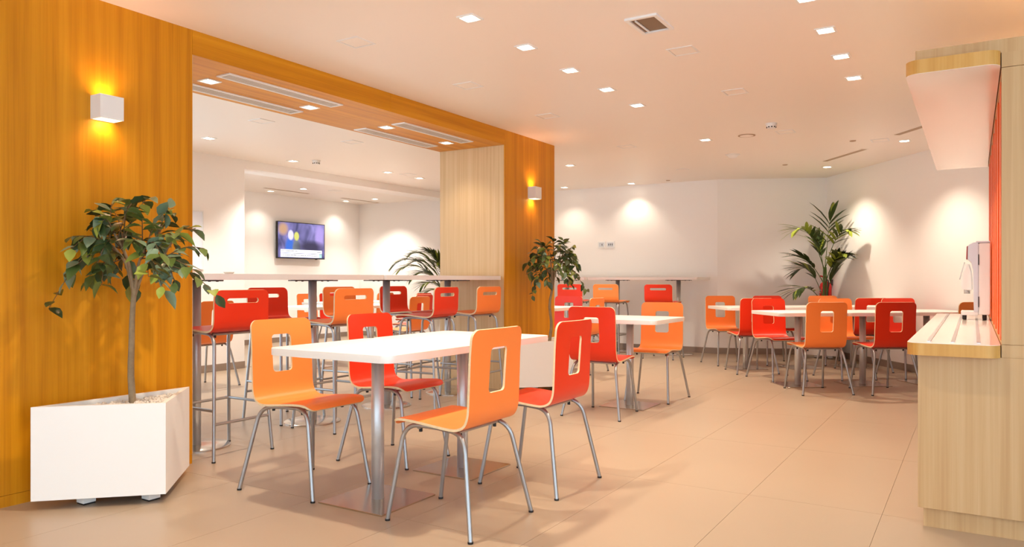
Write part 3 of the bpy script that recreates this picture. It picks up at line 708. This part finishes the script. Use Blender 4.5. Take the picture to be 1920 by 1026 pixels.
for q in ((-.13, .13, .325, .34), (-.13, .13, -.34, -.325), (-.13, -.115, -.325, .325), (.115, .13, -.325, .325)): bx(bm, 0, 0.02, *q)
obj('frame', bm, M['plastic'], t); obj('sheet', box(0, 0.012, -.115, .115, -.325, .325), mat('cool_white_sheet', srgb(236, 242, 252), 0.4), t)
wd = Vector((0.594, -0.804)); wn = Vector((-0.804, -0.594))
ep = Vector(P2)+wd*0.16+wn*0.10
t = thing('fire_extinguisher', 'red fire extinguisher hanging in the corner behind the palm', 'fire extinguisher', (ep.x, ep.y, 0.62), math.atan2(wn.y, wn.x))
obj('cylinder', lathe([(0, 0), (0.07, 0), (0.08, 0.012), (0.08, 0.36), (0.07, 0.40), (0.035, 0.43), (0.025, 0.435), (0, 0.435)], 28), M['extred'], t, True)
obj('valve', lathe([(0.025, 0.435), (0.025, 0.47), (0.015, 0.48), (0, 0.48)], 16), M['steel'], t, True)
obj('handle', slab([(-0.02, 0.475), (0.085, 0.505), (0.08, 0.52), (-0.03, 0.495)], -0.012, 0.012, 0.002), M['extred'], t)
obj('hose', tube(fillet([(0.0, 0.025, 0.455), (0.0, 0.085, 0.45), (0.02, 0.095, 0.25), (0.02, 0.09, 0.12)], 0.04), 0.009, 8), M['black'], t, True)
bm = bmesh.new()
for (a0, a1, z0, z1) in ((-40, 20, 0.30, 0.318), (-40, 25, 0.275, 0.285), (-25, 15, 0.10, 0.16), (-35, 20, 0.20, 0.206)):
    for k in range(8):
        b0, b1 = R(a0+(a1-a0)*k/8), R(a0+(a1-a0)*(k+0.7)/8); r = 0.0806
        bm.faces.new([bm.verts.new(v) for v in ((r*math.cos(b0), r*math.sin(b0), z0), (r*math.cos(b1), r*math.sin(b1), z0), (r*math.cos(b1), r*math.sin(b1), z1), (r*math.cos(b0), r*math.sin(b0), z1))])
obj('printed_label', bm, M['paper'], t); obj('wall_hook', box(-0.098, -0.075, -0.02, 0.02, 0.38, 0.46), M['dark'], t)

# ------------------------------------------------------------------ planters
def planter(P, label, trunk=None):
    """triangular raised planter; P = L, M, R corner points (x, y)"""
    cx, cy = sum(p[0] for p in P)/3, sum(p[1] for p in P)/3
    t = thing('planter', label, 'planter', (cx, cy, 0), 0, 'white triangular planters')
    Q = [Vector((p[0]-cx, p[1]-cy)) for p in P]
    def inset(d):
        out = []
        for i in range(3):
            a, b, c = Q[i-1], Q[i], Q[(i+1) % 3]
            u, v = (a-b).normalized(), (c-b).normalized(); bis = (u+v).normalized(); s = math.sqrt((1-u.dot(v))/2)
            out.append(b+bis*d/s)
        return out
    I = inset(0.022); bm = bmesh.new()
    for i in range(3):
        j = (i+1) % 3
        v = [bm.verts.new((p.x, p.y, z)) for z in (0.045, 0.483) for p in (Q[i], Q[j], I[j], I[i])]
        for q in ((0, 1, 2, 3), (4, 5, 6, 7), (0, 1, 5, 4), (2, 3, 7, 6)): bm.faces.new([v[k] for k in q])
    bmesh.ops.remove_doubles(bm, verts=bm.verts[:], dist=1e-5); bmesh.ops.recalc_face_normals(bm, faces=bm.faces[:])
    obj('box', bm, M['white'], t)
    obj('soil', prism([tuple(p) for p in inset(0.0225)], 0.05, 0.448), M['soil'], t)
    random.seed(7); bm = bmesh.new(); J = inset(0.04)
    for k in range(420):
        a, b = random.random(), random.random()
        if a+b > 1: a, b = 1-a, 1-b
        p = J[0]+(J[1]-J[0])*a+(J[2]-J[0])*b; r = random.uniform(.007, .013)
        m = Matrix.Translation((p.x, p.y, 0.452+random.uniform(0, .008))) @ Euler((random.random()*6, random.random()*6, random.random()*6)).to_matrix().to_4x4() @ Matrix.Diagonal((r*1.3, r, r*.7, 1))
        bmesh.ops.create_icosphere(bm, subdivisions=1, radius=1, matrix=m)
    g = obj('gravel', bm, M['pebble'], t); g['kind'] = 'stuff'
    for p in inset(0.085):
        obj('foot', box(p.x-.03, p.x+.03, p.y-.03, p.y+.03, 0.008, 0.045), M['white'], t); obj('foot_pad', box(p.x-.028, p.x+.028, p.y-.028, p.y+.028, 0, 0.008), M['black'], t)
    return (cx, cy)
planter([(-3.723, 1.775), (-3.304, 2.18), (-3.70, 2.584)], 'white triangular planter under the large ficus by the front timber wall')
planter([(-3.72, 6.075), (-3.304, 6.48), (-3.70, 6.885)], 'white triangular planter in front of the timber pier')
planter([(-1.99, 10.90), (-1.50, 10.82), (-1.72, 11.24)], 'white planter of the palm behind the rear right tables')
planter([(-7.72, 10.0), (-7.25, 9.95), (-7.45, 10.5)], 'white planter of the far room palm, hidden by the pier')

# ------------------------------------------------------------------ ficus trees: every leaf an object of its own
def leaf_mesh(name, L, W, fold, droop, m):
    bm = bmesh.new(); S = [(0, 0.0), (0.18, 0.62), (0.42, 1.0), (0.68, 0.78), (0.88, 0.32), (1.0, 0.0)]
    mid = [bm.verts.new((L*s, 0, -droop*L*s*s)) for s, _ in S]
    for sd in (1, -1):
        ed = [bm.verts.new((L*s, sd*W*w, -droop*L*s*s+fold*W*w)) for s, w in S[1:-1]]
        bm.faces.new((mid[0], mid[1], ed[0]))
        for i in range(3): bm.faces.new((mid[i+1], mid[i+2], ed[i+1], ed[i]))
        bm.faces.new((mid[4], mid[5], ed[3]))
    bmesh.ops.recalc_face_normals(bm, faces=bm.faces[:])
    for f in bm.faces: f.smooth = True
    me = bpy.data.meshes.new(name); bm.to_mesh(me); bm.free(); me.materials.append(m); return me
FL = []
for i, (L, W, fo, dr) in enumerate(((0.076, 0.022, 0.35, 0.25), (0.068, 0.020, 0.2, 0.15), (0.082, 0.024, 0.4, 0.45))):
    for j, m in enumerate(LEAF): FL.append((j, leaf_mesh('ficus_leaf', L, W, fo, dr, m)))
def ficus(x, y, z0, fork, rx, rz, cz, label, seed, weights, nb=34, lean=0.0, extra=(), lsc=1.0):
    rnd = random.Random(seed)
    t = thing('ficus_tree', label, 'plant', (x, y, z0), 0, 'artificial ficus trees')
    H = fork-z0; P = []; rs = []
    for k in range(9):
        f = k/8; P.append((lean*f+0.012*math.sin(f*9+seed), 0.010*math.sin(f*7+1), H*f)); rs.append(0.017-0.005*f)
    obj('trunk', tube(P, rs, 10), M['bark'], t, True)
    top = Vector(P[-1]); limbs = []
    for k in range(6):
        a = k*math.pi/3+rnd.uniform(-.3, .3); r = rx*rnd.uniform(.25, .45)
        e = top+Vector((math.cos(a)*r, math.sin(a)*r, rnd.uniform(0.16, 0.30)))
        mid = top.lerp(e, .5)+Vector((-math.cos(a)*.02, -math.sin(a)*.02, 0.02))
        pts = [top-Vector((0, 0, .03)), mid, e]; limbs.append((mid, e))
        obj('limb', tube(crom(pts, 4), [0.009-0.0005*i for i in range(9)], 7), M['bark'], t, True)
    ends = []
    for k in range(nb):
        a = k*2.39996+rnd.uniform(-.3, .3); u = -0.75+1.75*(k+.5)/nb; s = math.sqrt(max(0.05, 1-u*u))*rnd.uniform(.72, 1.05)
        ends.append(top+Vector((math.cos(a)*s*rx, math.sin(a)*s*rx*0.8, cz-fork+u*rz)))
    ends += [top+Vector(e) for e in extra]
    lim = WX1+0.03-x
    for e in ends: e.x = max(e.x, lim+0.05)
    leaves = []
    for k, e in enumerate(ends):
        lm = min(limbs, key=lambda l: (l[1]-e).length); b = lm[0].lerp(lm[1], rnd.uniform(.3, 1))
        m = b.lerp(e, .55)+Vector((0, 0, 0.05*rnd.random()+.02)); C = crom([b, m, e], 5)
        obj('branch', tube(C, [0.0035-0.0002*i for i in range(len(C))], 5), M['twig'], t, True)
        n = rnd.randint(7, 9)
        for i in range(n):
            f = 0.28+0.72*i/(n-1); q = f*(len(C)-1); i0 = min(int(q), len(C)-2); p = C[i0].lerp(C[i0+1], q-i0)
            d = (C[i0+1]-C[i0]).normalized(); sd = 1 if i % 2 else -1
            side = d.cross(Vector((0, 0, 1))); side = side.normalized() if side.length > .01 else Vector((1, 0, 0))
            dr = (d*rnd.uniform(.2, .8)+side*sd*rnd.uniform(.4, 1)+Vector((rnd.uniform(-.3, .3), rnd.uniform(-.3, .3), rnd.uniform(-.7, .35)))).normalized()
            leaves.append((p, dr)) if p.x+dr.x*0.09 > lim else leaves.append((p, Vector((abs(dr.x), dr.y, dr.z))))
    rnd.shuffle(leaves)
    for p, d in leaves[:298]:
        j = rnd.choices(range(4), weights)[0]; me = rnd.choice([m for (jj, m) in FL if jj == j])
        o = bpy.data.objects.new('leaf', me); COL.objects.link(o); o.parent = t; o.location = p
        up = Vector((rnd.uniform(-.6, .6), rnd.uniform(-.6, .6), 1)); ya = up.cross(d).normalized(); za = d.cross(ya)
        o.rotation_euler = Matrix((d, ya, za)).transposed().to_euler(); k = rnd.uniform(.95, 1.3)*lsc; o.scale = (k, k, k)
ficus(-3.575, 2.17, 0.45, 1.02, 0.36, 0.27, 1.22, 'large artificial ficus with glossy leaves in the front planter', 3, (5, 4, 2, 4), 36, 0.02, ((-0.34, -0.28, -0.08), (0.30, 0.25, -0.02)))
ficus(-3.56, 6.48, 0.45, 1.02, 0.31, 0.26, 1.22, 'smaller-looking ficus in front of the timber pier', 11, (6, 5, 3, 1), 36, 0.015, ((0.25, 0.22, -0.05), (-0.12, -0.2, -0.1)), 0.92)

# ------------------------------------------------------------------ palms: fronds with single leaflets
def leaflet_mesh(name, m, L=1.0, W=0.5):
    bm = bmesh.new(); S = [(0, .25), (.2, .8), (.5, 1.0), (.8, .6), (1, 0.0)]
    mid = [bm.verts.new((s, 0, -0.22*s*s)) for s, _ in S]
    for sd in (1, -1):
        ed = [bm.verts.new((s, sd*W*w, -0.22*s*s+0.25*W*w)) for s, w in S[:-1]]
        for i in range(3): bm.faces.new((mid[i], mid[i+1], ed[i+1], ed[i]))
        bm.faces.new((mid[3], mid[4], ed[3]))
    bmesh.ops.recalc_face_normals(bm, faces=bm.faces[:])
    for f in bm.faces: f.smooth = True
    me = bpy.data.meshes.new(name); bm.to_mesh(me); bm.free(); me.materials.append(m); return me
PL = [leaflet_mesh('leaflet', m, W=0.062) for m in PALM]
crt, fwd = Vector((math.cos(YAW), math.sin(YAW), 0)), Vector((-math.sin(YAW), math.cos(YAW), 0))
def palm(x, y, z0, label, fronds, trunk_h, ll, seed, pairs=10, wide=1.0):
    rnd = random.Random(seed)
    t = thing('potted_palm', label, 'plant', (x, y, z0))
    for k in range(3):
        a = k*2.1; q = Vector((math.cos(a)*.03, math.sin(a)*.03, 0))
        obj('stem', tube([q, q*0.8+Vector((0, 0, trunk_h*.5)), q*.5+Vector((0, 0, trunk_h))], [0.017, 0.014, 0.010], 8), M['stem'], t, True)
    for (lat, dep, zt, zb, arch, light) in fronds:
        tip = crt*lat+fwd*dep+Vector((0, 0, zt-z0)); b = Vector((0, 0, zb-z0))
        mid = b.lerp(tip, .5)+Vector((0, 0, arch)); C = [b*(1-s)**2+mid*2*s*(1-s)+tip*s*s for s in [i/14 for i in range(15)]]
        fr = obj('frond', tube(C, [0.006-0.0003*i for i in range(15)], 6), M['stem'], t, True)
        for i in range(pairs):
            f = 0.38+0.60*i/(pairs-1); q = f*14; i0 = min(int(q), 13); p = C[i0].lerp(C[i0+1], q-i0); d = (C[i0+1]-C[i0]).normalized()
            side = d.cross(Vector((0, 0, 1)))
            side = side.normalized() if side.length > .15 else crt
            for sd in (1, -1):
                if rnd.random() < 0.02: continue
                dv_ = (d*(0.75+0.7*(i/pairs))+side*sd*0.8*wide+Vector((0, 0, rnd.uniform(-.12, .18)))).normalized()
                def blocked(v):
                    q = Vector((x, y, z0))+p+v*ll*1.0
                    return (q.x+1.784)*0.804+(q.y-11.46)*0.594 > -0.02 or q.y-BACK-max(0, q.x-P1[0])*0.4545 > -0.02
                if blocked(dv_): dv_ = (dv_-fwd*0.8-crt*0.35).normalized()
                if blocked(dv_): continue
                o = bpy.data.objects.new('leaflet', PL[1 if rnd.random() < light else 0]); COL.objects.link(o); o.parent = fr; o.location = p
                ya = Vector((0, 0, 1)).cross(dv_).normalized(); za = dv_.cross(ya)
                o.rotation_euler = Matrix((dv_, ya, za)).transposed().to_euler()
                s = ll*(1-abs(i/(pairs-1)-.45)*.75)*rnd.uniform(.9, 1.1); o.scale = (s, ll*(1 if pairs < 12 else 0.7), s)
palm(-1.735, 10.98, 0.45, 'kentia palm in the corner casting leaf shadows on the wall',
     [(0.09, -0.02, 2.00, 1.15, 0.25, .25), (-0.48, -0.20, 1.74, 1.2, 0.42, .7), (0.13, -0.46, 1.72, 1.2, 0.35, .8), (-0.38, 0.0, 1.40, 1.0, 0.18, .1), (0.13, -0.26, 1.38, 1.0, 0.2, .3),
      (-0.32, 0.05, 1.22, 0.75, 0.35, .1), (0.16, -0.1, 1.30, 0.75, 0.2, .2), (-0.50, -0.25, 0.92, 0.70, 0.28, .3), (0.08, -0.45, 1.42, 1.0, 0.25, .6), (-0.08, 0.10, 1.66, 1.1, 0.2, .2)], 0.8, 0.40, 4, 9)
palm(-7.45, 10.15, 0.45, 'arching areca palm showing past the edge of the pier',
     [(-0.95, -0.2, 1.32, 0.6, 0.75, .4), (-0.72, 0.1, 1.50, 0.6, 0.65, .5), (-0.62, -0.35, 1.12, 0.6, 0.55, .3), (-0.42, -0.1, 1.55, 0.6, 0.5, .2), (-0.55, 0.1, 0.75, 0.6, 0.45, .3),
      (-0.5, -0.3, 0.42, 0.5, 0.25, .5), (0.5, -0.2, 1.3, 0.6, 0.5, .3), (0.1, 0.2, 1.65, 0.6, 0.2, .3), (-0.2, -0.4, 1.35, 0.6, 0.4, .4), (-0.8, -0.5, 1.25, 0.6, 0.6, .6), (-0.62, -0.1, 1.38, 0.6, 0.5, .6), (-0.45, -0.45, 0.98, 0.6, 0.4, .4), (-0.3, -0.3, 1.5, 0.6, 0.4, .5)], 0.35, 0.34, 9, 20, 0.9)
for o in list(bpy.data.objects):
    if 'used' in o: del o['used']
